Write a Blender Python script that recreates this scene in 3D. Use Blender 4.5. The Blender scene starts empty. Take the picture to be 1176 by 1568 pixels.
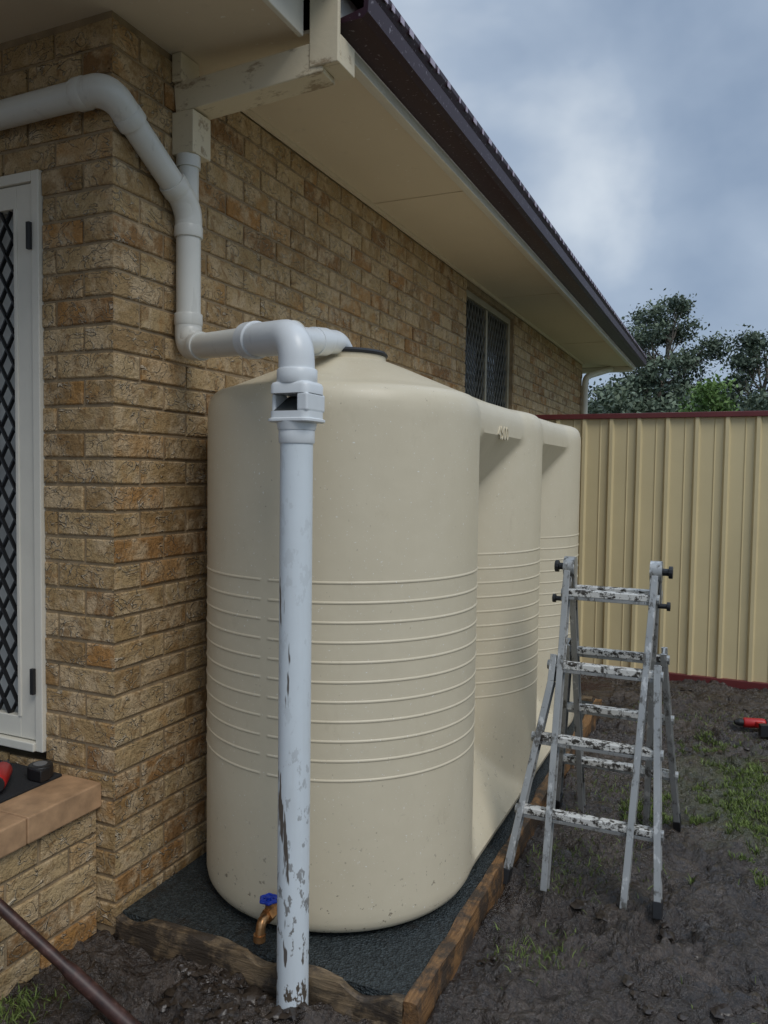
import bpy, math, random
import numpy as np
from mathutils import Vector, Matrix, noise
random.seed(7)
scene = bpy.context.scene
COL = scene.collection

# ------------------------------------------------------------ helpers
def empty(name, loc=(0, 0, 0)):
    e = bpy.data.objects.new(name, None)
    e.empty_display_size = 0.1
    e.location = loc
    COL.objects.link(e)
    return e

class MB:
    def __init__(s):
        s.v = []; s.f = []; s.fa = []
    def add(s, vs, fs, a=0.0):
        o = len(s.v)
        s.v += [tuple(p) for p in vs]
        s.f += [tuple(i + o for i in f) for f in fs]
        s.fa += [a] * len(fs)
    def box(s, lo, hi, a=0.0):
        x0, y0, z0 = lo; x1, y1, z1 = hi
        s.add([(x0,y0,z0),(x1,y0,z0),(x1,y1,z0),(x0,y1,z0),(x0,y0,z1),(x1,y0,z1),(x1,y1,z1),(x0,y1,z1)],
              [(0,3,2,1),(4,5,6,7),(0,1,5,4),(1,2,6,5),(2,3,7,6),(3,0,4,7)], a)
    def bar(s, p, q, w, h, up=(0, 0, 1), a=0.0):
        p = Vector(p); q = Vector(q); d = (q - p).normalized()
        r = d.cross(Vector(up))
        if r.length < 1e-4: r = d.cross(Vector((1, 0, 0)))
        r.normalize(); u = r.cross(d).normalized()
        vs = []
        for c in (p, q):
            for sx, sy in ((-1,-1),(1,-1),(1,1),(-1,1)):
                vs.append(c + r * sx * w / 2 + u * sy * h / 2)
        s.add(vs, [(0,1,2,3),(7,6,5,4),(0,4,5,1),(1,5,6,2),(2,6,7,3),(3,7,4,0)], a)
    def tube(s, pts, rad, seg=24, cap=True, a=0.0):
        pts = [Vector(p) for p in pts]
        n = len(pts)
        if not hasattr(rad, '__len__'): rad = [rad] * n
        tang = []
        for i in range(n):
            t = pts[min(i+1, n-1)] - pts[max(i-1, 0)]
            tang.append(t.normalized())
        r = tang[0].cross(Vector((0, 0, 1)))
        if r.length < 1e-3: r = Vector((1, 0, 0))
        r.normalize()
        vs = []
        for i in range(n):
            t = tang[i]
            r = (r - t * r.dot(t)).normalized()
            u = t.cross(r)
            for k in range(seg):
                th = 2 * math.pi * k / seg
                vs.append(pts[i] + (r * math.cos(th) + u * math.sin(th)) * rad[i])
        fs = []
        for i in range(n-1):
            for k in range(seg):
                k2 = (k+1) % seg
                fs.append((i*seg+k, i*seg+k2, (i+1)*seg+k2, (i+1)*seg+k))
        if cap:
            fs.append(tuple(range(seg))[::-1])
            fs.append(tuple((n-1)*seg + k for k in range(seg)))
        s.add(vs, fs, a)
    def obj(s, name, mat, parent=None, smooth=False, bevel=0.0, attr=False, bseg=2, angle=40):
        me = bpy.data.meshes.new(name)
        me.from_pydata(s.v, [], s.f)
        if attr:
            at = me.attributes.new('rnd', 'FLOAT', 'FACE')
            at.data.foreach_set('value', np.array(s.fa, dtype=np.float32))
        me.update()
        ob = bpy.data.objects.new(name, me)
        COL.objects.link(ob)
        if mat: me.materials.append(mat)
        if parent: ob.parent = parent
        if smooth:
            me.polygons.foreach_set('use_smooth', [True] * len(me.polygons))
            try: me.set_sharp_from_angle(angle=math.radians(angle))
            except Exception: pass
        if bevel > 0:
            m = ob.modifiers.new('bevel', 'BEVEL')
            m.width = bevel; m.segments = bseg; m.limit_method = 'ANGLE'
            m.angle_limit = math.radians(35)
        return ob

def rpath(pts, rad, n=8):
    pts = [Vector(p) for p in pts]
    if not hasattr(rad, '__len__'): rad = [rad] * len(pts)
    out = [pts[0]]
    for i in range(1, len(pts)-1):
        p = pts[i]
        a = (pts[i-1] - p); b = (pts[i+1] - p)
        r = min(rad[i], a.length * 0.49, b.length * 0.49)
        A = p + a.normalized() * r; B = p + b.normalized() * r
        for k in range(n+1):
            t = k / n
            out.append(A * (1-t)**2 + p * 2*t*(1-t) + B * t*t)
    out.append(pts[-1])
    return out

# ------------------------------------------------------------ materials
class NT:
    def __init__(s, name):
        s.m = bpy.data.materials.new(name); s.m.use_nodes = True
        s.t = s.m.node_tree
        s.b = s.t.nodes['Principled BSDF']
    def n(s, typ, **kw):
        x = s.t.nodes.new(typ)
        for k, v in kw.items(): setattr(x, k, v)
        return x
    def l(s, a, b): s.t.links.new(a, b)
    def coord(s, scale=(1, 1, 1), loc=(0, 0, 0)):
        tc = s.n('ShaderNodeTexCoord'); mp = s.n('ShaderNodeMapping')
        mp.inputs['Scale'].default_value = scale
        mp.inputs['Location'].default_value = loc
        s.l(tc.outputs['Object'], mp.inputs['Vector'])
        return mp.outputs['Vector']
    def noise(s, scale, detail=4, rough=0.55, vec=None, dist=0.0):
        x = s.n('ShaderNodeTexNoise')
        x.inputs['Scale'].default_value = scale; x.inputs['Detail'].default_value = detail
        x.inputs['Roughness'].default_value = rough; x.inputs['Distortion'].default_value = dist
        if vec is None: vec = s.coord()
        s.l(vec, x.inputs['Vector'])
        return x.outputs['Fac']
    def ramp(s, fac, stops):
        x = s.n('ShaderNodeValToRGB'); e = x.color_ramp.elements
        while len(e) < len(stops): e.new(0.5)
        for i, (p, c) in enumerate(stops):
            e[i].position = p
            e[i].color = (c, c, c, 1) if not hasattr(c, '__len__') else (c[0], c[1], c[2], 1)
        s.l(fac, x.inputs['Fac'])
        return x.outputs['Color']
    def mix(s, fac, a, b, mode='MIX'):
        x = s.n('ShaderNodeMix'); x.data_type = 'RGBA'; x.blend_type = mode
        for sock, v in ((0, fac), (6, a), (7, b)):
            if hasattr(v, 'is_output'): s.l(v, x.inputs[sock])
            elif sock == 0: x.inputs[0].default_value = v
            else: x.inputs[sock].default_value = (v[0], v[1], v[2], 1)
        return x.outputs[2]
    def math(s, op, a, b=0.0):
        x = s.n('ShaderNodeMath', operation=op)
        for i, v in enumerate((a, b)):
            if hasattr(v, 'is_output'): s.l(v, x.inputs[i])
            else: x.inputs[i].default_value = v
        return x.outputs[0]
    def bump(s, h, strength=0.3, dist=0.01, prev=None):
        x = s.n('ShaderNodeBump')
        x.inputs['Strength'].default_value = strength; x.inputs['Distance'].default_value = dist
        s.l(h, x.inputs['Height'])
        if prev is not None: s.l(prev, x.inputs['Normal'])
        s.l(x.outputs['Normal'], s.b.inputs['Normal'])
        return x.outputs['Normal']
    def set(s, color=None, rough=None, metal=None, spec=None):
        for k, v in (('Base Color', color), ('Roughness', rough), ('Metallic', metal), ('Specular IOR Level', spec)):
            if v is None: continue
            if hasattr(v, 'is_output'): s.l(v, s.b.inputs[k])
            elif k == 'Base Color': s.b.inputs[k].default_value = (v[0], v[1], v[2], 1)
            else: s.b.inputs[k].default_value = v
        return s.m

def plain(name, c, rough=0.5, metal=0.0, var=0.12, nscale=6, bump=0.0, bscale=80):
    t = NT(name)
    f = t.noise(nscale, 5, 0.6)
    col = t.mix(t.ramp(f, [(0.3, 0.0), (0.7, 1.0)]), [x * (1 - var) for x in c], [min(1, x * (1 + var)) for x in c])
    t.set(col, rough, metal)
    if bump: t.bump(t.noise(bscale, 3), bump, 0.003)
    return t.m

# brick
t = NT('brick_face')
at = t.n('ShaderNodeAttribute', attribute_name='rnd')
base = t.ramp(at.outputs['Fac'], [(0.0, (0.29, 0.175, 0.072)), (0.22, (0.47, 0.335, 0.17)), (0.48, (0.37, 0.24, 0.105)), (0.74, (0.55, 0.405, 0.22)), (0.88, (0.42, 0.215, 0.07)), (1.0, (0.26, 0.145, 0.06))])
tc = t.n('ShaderNodeTexCoord'); ad = t.n('ShaderNodeVectorMath', operation='ADD')
cmb = t.n('ShaderNodeCombineXYZ')
for k in range(3): t.l(t.math('MULTIPLY', at.outputs['Fac'], 37.0 + 11*k), cmb.inputs[k])
t.l(tc.outputs['Object'], ad.inputs[0]); t.l(cmb.outputs[0], ad.inputs[1])
vb = ad.outputs[0]
big = t.noise(10, 5, 0.65, vb)
c1 = t.mix(t.ramp(big, [(0.46, 0.0), (0.60, 0.8)]), base, (0.60, 0.455, 0.28))
dk = t.noise(17, 4, 0.65, vb, 0.8)
c1 = t.mix(t.ramp(dk, [(0.54, 0.0), (0.65, 0.7)]), c1, (0.26, 0.145, 0.055))
og = t.noise(7, 4, 0.6, vb)
c1 = t.mix(t.ramp(og, [(0.58, 0.0), (0.69, 0.6)]), c1, (0.45, 0.225, 0.06))
fine = t.noise(150, 3, 0.7)
c2 = t.mix(t.ramp(fine, [(0.32, 0.5), (0.50, 0.0)]), c1, (0.17, 0.105, 0.045))  # pit shade painted into the brick colour where the fine noise dips
mpn = t.n('ShaderNodeMapping'); mpn.inputs['Scale'].default_value = (1, 1, 1.5); t.l(vb, mpn.inputs['Vector'])
scr = t.noise(11, 1, 0.4, mpn.outputs[0], 2.2)
line = t.ramp(scr, [(0.475, 0.0), (0.50, 1.0), (0.525, 0.0)])
gate = t.ramp(t.noise(8, 2, 0.5, vb), [(0.43, 0.0), (0.50, 1.0)])
line = t.math('MULTIPLY', line, gate)
c3 = t.mix(t.math('MULTIPLY', line, 0.7), c2, (0.78, 0.68, 0.52))
t.set(c3, 0.8, 0.0, 0.35)
n1 = t.bump(t.noise(26, 5, 0.68, vb), 1.0, 0.018)
n2 = t.bump(line, 1.0, 0.010, n1)
t.bump(fine, 0.4, 0.003, n2)
M_BRICK = t.m
M_MORTAR = plain('mortar', (0.30, 0.22, 0.13), 0.95, var=0.3, nscale=12, bump=0.8, bscale=120)
# tank
t = NT('cream_polyethylene')
v = t.coord((1, 1, 0.35))
a_ = t.noise(3.0, 6, 0.65, v)
c = t.mix(t.ramp(a_, [(0.35, 0.0), (0.7, 1.0)]), (0.625, 0.55, 0.40), (0.67, 0.595, 0.44))
sm = t.noise(11, 5, 0.7, t.coord((1, 1, 0.5), (3, 1, 2)))
c = t.mix(t.ramp(sm, [(0.60, 0.0), (0.74, 0.35)]), c, (0.48, 0.41, 0.28))
spk = t.noise(85, 2, 0.5)
c = t.mix(t.ramp(spk, [(0.74, 0.0), (0.77, 0.6)]), c, (0.28, 0.22, 0.15))
spk2 = t.noise(130, 2, 0.5)
c = t.mix(t.ramp(spk2, [(0.70, 0.0), (0.73, 0.8)]), c, (0.85, 0.84, 0.80))
sep = t.n('ShaderNodeSeparateXYZ'); tc = t.n('ShaderNodeTexCoord'); t.l(tc.outputs['Object'], sep.inputs[0])
low = t.math('MAXIMUM', t.math('SUBTRACT', 1.0, t.math('MULTIPLY', sep.outputs['Z'], 2.0)), 0.0)
mud = t.math('MULTIPLY', t.ramp(t.noise(38, 3, 0.7), [(0.645, 0.0), (0.68, 1.0)]), low)
c = t.mix(mud, c, (0.12, 0.085, 0.055))
t.set(c, 0.40, 0.0, 0.45)
t.bump(t.noise(5, 3), 0.3, 0.014)
M_TANK = t.m
# pvc pipes
def pvc(name, c, scratch=0.0):
    t = NT(name)
    f = t.noise(8, 5, 0.6)
    col = t.mix(f, [x*0.88 for x in c], c)
    if scratch:
        v = t.coord((1, 1, 0.12))
        s3 = t.noise(9, 4, 0.7, v)
        col = t.mix(t.ramp(s3, [(0.50, 0.0), (0.76, scratch*0.3)]), col, (0.42, 0.41, 0.38))
        s1 = t.noise(19, 4, 0.6, v)
        col = t.mix(t.ramp(s1, [(0.62, 0.0), (0.635, scratch)]), col, (0.09, 0.07, 0.055))
        sep = t.n('ShaderNodeSeparateXYZ'); tc = t.n('ShaderNodeTexCoord'); t.l(tc.outputs['Object'], sep.inputs[0])
        low = t.math('MAXIMUM', t.math('SUBTRACT', 1.2, t.math('MULTIPLY', sep.outputs['Z'], 1.3)), 0.12)
        s2 = t.noise(30, 4, 0.65, t.coord((1, 1, 0.5)))
        col = t.mix(t.math('MULTIPLY', t.ramp(s2, [(0.56, 0.0), (0.60, scratch)]), low), col, (0.10, 0.08, 0.06))
    t.set(col, 0.33, 0.0, 0.5)
    return t.m
M_PVC = pvc('white_pvc', (0.68, 0.675, 0.62), 0.10)
M_PVCB = pvc('bluish_white_pvc', (0.71, 0.77, 0.80), 0.95)
M_PVCW = pvc('clean_white_pvc', (0.74, 0.77, 0.78), 0.08)
t = NT('weathered_cream_paint')
c = t.mix(t.ramp(t.noise(17, 6, 0.72, t.coord((0.5, 1, 1))), [(0.55, 0.0), (0.64, 0.8)]), (0.66, 0.58, 0.42), (0.27, 0.19, 0.11))
t.set(c, 0.7); t.bump(t.noise(40, 4), 0.3, 0.004); M_WEATH = t.m
t = NT('soffit_sheet')
c = t.mix(t.noise(1.6, 5, 0.6), (0.64, 0.55, 0.41), (0.74, 0.64, 0.48))
c = t.mix(t.ramp(t.noise(9, 6, 0.75), [(0.60, 0.0), (0.80, 0.35)]), c, (0.42, 0.36, 0.26))
c = t.mix(t.ramp(t.noise(45, 2, 0.5), [(0.72, 0.0), (0.75, 0.7)]), c, (0.85, 0.82, 0.75))
t.set(c, 0.75); M_SOFFIT = t.m
t = NT('gutter_maroon')
c = t.mix(t.ramp(t.noise(60, 3), [(0.64, 0.0), (0.69, 0.5)]), (0.030, 0.010, 0.018), (0.35, 0.32, 0.36))
t.set(c, 0.42, 0.0, 0.35); M_GUT = t.m
M_MAROON = plain('maroon_metal', (0.13, 0.022, 0.022), 0.4)
M_ROOF = plain('roof_tile', (0.05, 0.025, 0.028), 0.7, var=0.3)
M_FRAME = plain('white_powdercoat', (0.70, 0.67, 0.58), 0.4, var=0.05)
M_BLACK = plain('black_plastic', (0.012, 0.012, 0.013), 0.45)
M_DARKGLASS = plain('dark_glass', (0.02, 0.022, 0.022), 0.12)
M_CURTAIN = plain('pale_curtain', (0.62, 0.63, 0.60), 0.9, var=0.25, nscale=5)
M_FENCE = plain('cream_steel_sheet', (0.65, 0.54, 0.31), 0.38, var=0.05, nscale=2)
M_TILE = plain('terracotta_tile', (0.42, 0.26, 0.145), 0.5, var=0.3, nscale=14, bump=0.3, bscale=60)
M_RED = plain('red_plastic', (0.42, 0.015, 0.015), 0.4)
M_BLUE = plain('blue_handle', (0.01, 0.04, 0.35), 0.35)
M_BRASS = plain('brass', (0.50, 0.27, 0.12), 0.35, 0.9, var=0.4, nscale=40)
t = NT('rusty_steel')
c = t.ramp(t.noise(30, 5, 0.7), [(0.35, (0.025, 0.011, 0.009)), (0.6, (0.07, 0.03, 0.023)), (0.75, (0.18, 0.11, 0.09))])
t.set(c, 0.45); M_RUST = t.m
# aluminium ladder
t = NT('scuffed_aluminium')
c = t.mix(t.noise(6, 4, 0.6), (0.28, 0.285, 0.28), (0.50, 0.50, 0.48))
c = t.mix(t.ramp(t.noise(22, 6, 0.75, t.coord((1, 1, 0.5))), [(0.54, 0.0), (0.62, 0.85)]), c, (0.08, 0.07, 0.055))
c = t.mix(t.ramp(t.noise(30, 4, 0.6, t.coord((1, 1, 0.5), (4, 4, 4))), [(0.60, 0.0), (0.66, 0.7)]), c, (0.72, 0.71, 0.68))
t.set(c, 0.40, 0.5); M_ALU = t.m
t = NT('ladder_rung_scuffed')
c = t.mix(t.ramp(t.noise(32, 6, 0.78), [(0.49, 0.0), (0.55, 1.0)]), (0.68, 0.67, 0.63), (0.045, 0.038, 0.03))
t.set(c, 0.5, 0.15); M_RUNG = t.m
# wood
def wood(name, a, b, stretch, dirt=(0.5, 0.66, 0.85)):
    t = NT(name)
    v = t.coord(stretch)
    f = t.noise(14, 6, 0.7, v, 0.4)
    c = t.ramp(f, [(0.3, a), (0.65, b)])
    d = t.noise(9, 6, 0.7)
    c = t.mix(t.ramp(d, [(dirt[0], 0.0), (dirt[1], dirt[2])]), c, (0.045, 0.034, 0.025))
    t.set(c, 0.5); t.bump(f, 0.8, 0.008)
    return t.m
M_WOODY = wood('wet_orange_timber', (0.11, 0.052, 0.020), (0.31, 0.165, 0.065), (6, 0.5, 6), (0.43, 0.56, 0.92))
M_WOODX = wood('weathered_timber', (0.07, 0.05, 0.03), (0.30, 0.21, 0.12), (0.6, 6, 6), (0.42, 0.55, 0.95))
t = NT('blue_grey_gravel')
vo = t.n('ShaderNodeTexVoronoi'); vo.inputs['Scale'].default_value = 150; t.l(t.coord(), vo.inputs['Vector'])
c = t.mix(t.ramp(vo.outputs['Color'], [(0.2, 0.0), (0.9, 1.0)]), (0.008, 0.012, 0.013), (0.048, 0.060, 0.062))
c = t.mix(t.ramp(t.noise(7, 5, 0.7), [(0.55, 0.0), (0.7, 0.7)]), c, (0.02, 0.016, 0.012))
t.set(c, 0.55); t.bump(vo.outputs['Distance'], 0.9, 0.006); M_GRAVEL = t.m
# ground
GCX, GCY, GRX, GRY = 2.30, 2.15, 0.85, 0.85
t = NT('mud_and_grass_ground')
m1 = t.noise(4.0, 8, 0.72)
c = t.ramp(m1, [(0.32, (0.020, 0.014, 0.010)), (0.52, (0.058, 0.041, 0.030)), (0.70, (0.13, 0.10, 0.078))])
fm = t.noise(60, 6, 0.75)
c = t.mix(t.ramp(fm, [(0.38, 0.8), (0.56, 0.0)]), c, (0.010, 0.007, 0.006))
tc = t.n('ShaderNodeTexCoord'); sep = t.n('ShaderNodeSeparateXYZ'); t.l(tc.outputs['Object'], sep.inputs[0])
X = sep.outputs['X']; Y = sep.outputs['Y']
dx = t.math('DIVIDE', t.math('SUBTRACT', X, GCX), GRX); dy = t.math('DIVIDE', t.math('SUBTRACT', Y, GCY), GRY)
dd = t.math('SQRT', t.math('ADD', t.math('MULTIPLY', dx, dx), t.math('MULTIPLY', dy, dy)))
gm = t.math('SUBTRACT', t.math('ADD', 0.68, t.noise(6, 6, 0.75)), dd)
gm2 = t.ramp(gm, [(0.2, 0.0), (0.5, 0.55)])
far = t.ramp(t.math('SUBTRACT', Y, 4.4), [(0.0, 0.0), (0.3, 1.0)])
farx = t.ramp(t.math('SUBTRACT', X, 4.0), [(0.0, 0.0), (1.0, 0.9)])
gr = t.mix(t.noise(25, 5, 0.7), (0.035, 0.048, 0.014), (0.11, 0.13, 0.04))
c = t.mix(t.math('MAXIMUM', t.math('MAXIMUM', gm2, far), farx), c, gr)
rr = t.ramp(t.noise(5, 6, 0.65), [(0.42, 0.08), (0.58, 0.38)])
t.set(c, rr, 0.0, 0.9)
n1 = t.bump(t.noise(20, 6, 0.66), 0.9, 0.045)
t.bump(t.noise(90, 4, 0.6), 0.5, 0.006, n1)
M_GROUND = t.m
def leafmat(name, c0, c1, rough=0.6):
    t = NT(name)
    at = t.n('ShaderNodeAttribute', attribute_name='rnd')
    t.set(t.mix(at.outputs['Fac'], c0, c1), rough, 0.0, 0.3)
    return t.m
M_LEAF = leafmat('eucalypt_leaves', (0.045, 0.068, 0.048), (0.16, 0.20, 0.13))  # distance haze is put into these lightened leaf colours
M_LEAF2 = leafmat('bush_leaves', (0.05, 0.10, 0.025), (0.16, 0.26, 0.07))
M_GRASS = leafmat('grass_blades', (0.045, 0.075, 0.014), (0.20, 0.26, 0.07))
M_BARK = plain('bark', (0.20, 0.17, 0.14), 0.9, var=0.4)
M_CLOD = plain('mud_clod', (0.042, 0.031, 0.023), 0.3, var=0.5, nscale=20, bump=0.8, bscale=90)

# ------------------------------------------------------------ brick house
house = empty('brick_house')
CH = 0.0865; BL = 0.24; BW = 0.12; MJ = 0.011
NCOURSE = 34
HT = NCOURSE * CH + 0.02     # soffit height
PR = 0.007
LEN = 8.3
def lay(mb, O, U, N, length, z0, ncourse, par, holes=(), corner=0.0):
    O = Vector(O); U = Vector(U); N = Vector(N); Z = Vector((0, 0, 1))
    for ci in range(ncourse):
        zc = z0 + ci * CH
        u = 0.0
        first = True
        while u < length - 0.02:
            L = BL
            if first and (ci + par) % 2 == 1: L = BW
            u0 = u; u1 = min(u + L, length)
            u = u1
            segs = [(u0, u1)]
            for (ha, hb, hz0, hz1) in holes:
                if zc + CH * 0.5 > hz0 and zc + CH * 0.5 < hz1:
                    ns = []
                    for a, b in segs:
                        if b <= ha or a >= hb: ns.append((a, b)); continue
                        if a < ha - 0.03: ns.append((a, ha + MJ/2))
                        if b > hb + 0.03: ns.append((hb - MJ/2, b))
                    segs = ns
            cn = first and corner > 0
            for a, b in segs:
                aa = a + MJ / 2; bb = b - MJ / 2
                if cn and a == 0.0: aa = -corner
                j = lambda s=0.0018: random.uniform(-s, s)
                pr = PR + (0 if cn else j(0.0022))
                za = zc + MJ / 2; zb = zc + CH - MJ / 2
                r = random.random()
                ch = 0.004
                back = [(aa + j(), za + j()), (bb + j(), za + j()), (bb + j(), zb + j()), (aa + j(), zb + j())]
                if cn: back[0] = (aa, back[0][1]); back[3] = (aa, back[3][1])
                cx = (aa + bb) / 2; cz = (za + zb) / 2
                frt = [(p + (ch if p < cx else -ch), q + (ch if q < cz else -ch)) for p, q in back]
                if cn: frt[0] = (aa, frt[0][1]); frt[3] = (aa, frt[3][1])
                vs = [O + U * p + Z * q - N * 0.004 for p, q in back] + \
                     [O + U * p + Z * q + N * (pr - 0.003) for p, q in back] + \
                     [O + U * p + Z * q + N * pr for p, q in frt]
                fs = [(8, 9, 10, 11)]
                for k in range(4):
                    k2 = (k+1) % 4
                    fs.append((k, k2, 4+k2, 4+k)); fs.append((4+k, 4+k2, 8+k2, 8+k))
                mb.add(vs, fs, r)
            first = False
WIN = (3.55, 4.90, 1.21, 2.90)
DX0, DX1, DZ0, DZ1 = 0.30, 1.25, 0.55, 2.51
mb = MB()
lay(mb, (0, 0, 0), (0, 1, 0), (1, 0, 0), LEN, 0.0, NCOURSE, 0, [WIN], corner=0.0055)
lay(mb, (0, 0, 0), (-1, 0, 0), (0, -1, 0), 3.0, 0.0, NCOURSE, 1, [(DX0, DX1, 0.49, DZ1 + 0.02)], corner=0.0055)
mb.obj('brick_courses', M_BRICK, house, attr=True)
mb = MB()
T = 0.11
mb.box((-T, T, -0.2), (0, WIN[0], HT)); mb.box((-T, WIN[1], -0.2), (0, LEN, HT))
mb.box((-T, WIN[0], -0.2), (0, WIN[1], WIN[2])); mb.box((-T, WIN[0], WIN[3]), (0, WIN[1], HT))
mb.box((-DX0, 0, -0.2), (0, T, HT)); mb.box((-DX1, 0, DZ1 + 0.02), (-DX0, T, HT)); mb.box((-DX1, 0, -0.2), (-DX0, T, 0.49))
mb.box((-9, 0, -0.2), (-DX1, T, HT))
mb.box((-9, LEN - T, -0.2), (-T, LEN - 0.001, HT)); mb.box((-9.1, 0.001, -0.2), (-9, LEN, HT))
mb.obj('mortar_walls', M_MORTAR, house)
# window
mb = MB()
y0, y1, z0, z1 = WIN
for a, b in (((-0.08, y0, z0), (-0.03, y0+0.05, z1)), ((-0.08, y1-0.05, z0), (-0.03, y1, z1)),
             ((-0.08, y0+0.05, z1-0.05), (-0.03, y1-0.05, z1)), ((-0.08, y0+0.05, z0), (-0.03, y1-0.05, z0+0.05)),
             ((-0.078, (y0+y1)/2-0.02, z0+0.05), (-0.04, (y0+y1)/2+0.02, z1-0.05))):
    mb.box(a, b)
mb.obj('window_frame', plain('window_frame_tan', (0.33, 0.29, 0.20), 0.5), house, bevel=0.004)
mb = MB(); mb.box((-0.10, y0, z0), (-0.082, y1, z1)); mb.obj('window_glass', M_DARKGLASS, house)
mb = MB()
ym0, ym1, zm0, zm1 = y0+0.05, y1-0.05, z0+0.05, z1-0.05
s = 0.075
for k in range(-60, 60):
    for sg in (1, -1):
        c0 = ym0 + k * s
        za, zb = zm0, zm1
        ts = [za, zb]
        for yy in (ym0, ym1):
            zz = zm0 + (yy - c0) / (0.55 * sg)
            if za < zz < zb: ts.append(zz)
        ts = sorted(ts)
        for q in range(len(ts)-1):
            zmid = (ts[q] + ts[q+1]) / 2
            ymid = c0 + sg * (zmid - zm0) * 0.55
            if ym0 < ymid < ym1:
                mb.bar((-0.05 + 0.004*sg, c0 + sg*(ts[q]-zm0)*0.55, ts[q]), (-0.05 + 0.004*sg, c0 + sg*(ts[q+1]-zm0)*0.55, ts[q+1]), 0.005, 0.007, (1, 0, 0))
mb.obj('window_security_mesh', plain('mesh_grey', (0.16, 0.16, 0.14), 0.5), house)
mb = MB(); mb.box((-0.05, y0 - 0.02, z0 - 0.075), (0.03, y1 + 0.02, z0 - 0.002)); mb.obj('window_sill', M_BRICK, house, bevel=0.006)
# door
mb = MB()
A, B = -DX1, -DX0
mb.box((B-0.034, -0.02, DZ0), (B-0.001, 0.05, DZ1)); mb.box((A, -0.02, DZ0), (A+0.034, 0.05, DZ1))
mb.box((A+0.034, -0.02, DZ1-0.034), (B-0.034, 0.05, DZ1)); mb.box((A+0.034, -0.03, DZ0), (B-0.034, 0.05, DZ0+0.03))
mb.obj('door_jamb', M_FRAME, house, bevel=0.003)
mb = MB()
a2, b2, w = A+0.037, B-0.037, 0.075
zt, zb_ = DZ1-0.037, DZ0+0.034
mb.box((b2-w, -0.010, zb_), (b2, 0.02, zt)); mb.box((a2, -0.010, zb_), (a2+w, 0.02, zt))
mb.box((a2+w, -0.010, zt-w), (b2-w, 0.02, zt)); mb.box((a2+w, -0.010, zb_), (b2-w, 0.02, zb_+w))
mb.box((b2-w-0.012, -0.014, zb_+w), (b2-w+0.004, 0.01, zt-w))
mb.obj('door_leaf_frame', M_FRAME, house, bevel=0.003)
mb = MB()
xa, xb, za, zb = a2+w, b2-w-0.01, zb_+w, zt-w
for k in range(-60, 60):
    for sg in (1, -1):
        c0 = xa + k * 0.066
        sl = 0.62
        ts = [za, zb]
        for xx in (xa, xb):
            zz = za + (xx - c0) / (sl * sg)
            if za < zz < zb: ts.append(zz)
        ts = sorted(ts)
        for q in range(len(ts)-1):
            zmid = (ts[q]+ts[q+1])/2
            if xa < c0 + sg*(zmid-za)*sl < xb:
                mb.bar((c0+sg*(ts[q]-za)*sl, 0.004+0.003*sg, ts[q]), (c0+sg*(ts[q+1]-za)*sl, 0.004+0.003*sg, ts[q+1]), 0.006, 0.014, (0, 1, 0))
mb.obj('door_diamond_grille', M_BLACK, house)
mb = MB(); mb.box((A, 0.055, DZ0), (B, 0.085, DZ1)); mb.obj('door_backing', M_CURTAIN, house)
mb = MB()
for z in (0.75, 2.25): mb.box((B-0.044, -0.034, z), (B-0.028, -0.0205, z+0.09))
mb.obj('door_hinges', M_BLACK, house, bevel=0.002)
# porch
PX = -0.075; PZ = 0.49
mb = MB()
lay(mb, (PX, -0.006, 0), (0, -1, 0), (1, 0, 0), 3.0, -0.03, 5, 0)
mb.obj('porch_bricks', M_BRICK, house, attr=True)
mb = MB(); mb.box((-4, -3.0, -0.2), (PX, -0.007, 0.405)); mb.obj('porch_base', M_MORTAR, house)
mb = MB()
yy = -0.009
while yy > -3.0:
    mb.box((PX-0.30, yy-0.297, 0.407), (PX+0.028, yy, PZ)); yy -= 0.30
mb.obj('porch_edge_tiles', M_TILE, house, bevel=0.005)
mb = MB(); mb.box((-4, -3.0, 0.407), (PX-0.305, -0.009, PZ-0.004)); mb.obj('porch_paving', plain('porch_tile', (0.20, 0.16, 0.12), 0.6), house)
# eaves
EX = 0.57
GY = 0.353
mb = MB()
mb.box((-9.3, GY, HT), (EX, LEN+0.55, HT+0.012))
mb.box((-9.3, -2.6, HT), (EX-0.08, GY-0.0002, HT+0.012))
mb.obj('soffit', M_SOFFIT, house)
mb = MB()
for yy in (1.9, 4.3, 6.7): mb.box((0.01, yy, HT-0.004), (EX-0.035, yy+0.015, HT-0.001))
mb.box((0.0095, 0.5, HT-0.022), (0.025, LEN, HT-0.001))
mb.obj('soffit_trim', M_SOFFIT, house)
mb = MB()
mb.box((EX, GY, HT-0.035), (EX+0.022, LEN+0.57, HT+0.16))
mb.box((EX-0.03, GY, HT-0.022), (EX-0.001, LEN+0.55, HT-0.001))
mb.box((EX-0.079, -2.6, HT-0.03), (EX-0.06, GY-0.039, HT+0.16))
mb.box((-1.0, LEN+0.55, HT-0.035), (EX-0.001, LEN+0.57, HT+0.16))
mb.box((-0.4, LEN+0.42, HT-0.06), (EX-0.005, LEN+0.54, HT-0.002))
mb.obj('fascia', M_FRAME, house, bevel=0.003)
prof = [(0.024, -0.012), (0.130, -0.012), (0.150, 0.004), (0.155, 0.06), (0.145, 0.075), (0.160, 0.10), (0.160, 0.118), (0.148, 0.118), (0.14, 0.09), (0.135, 0.02), (0.03, 0.0)]
mb = MB()
vs = [(EX + p, y, HT + 0.02 + q) for y in (GY+0.001, LEN+0.6) for p, q in prof]
n = len(prof)
mb.add(vs, [(i, (i+1) % n, n + (i+1) % n, n + i) for i in range(n)] + [tuple(range(n)), tuple(range(2*n-1, n-1, -1))])
mb.obj('gutter', M_GUT, house)
mb = MB()
yy = GY + 0.01
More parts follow.
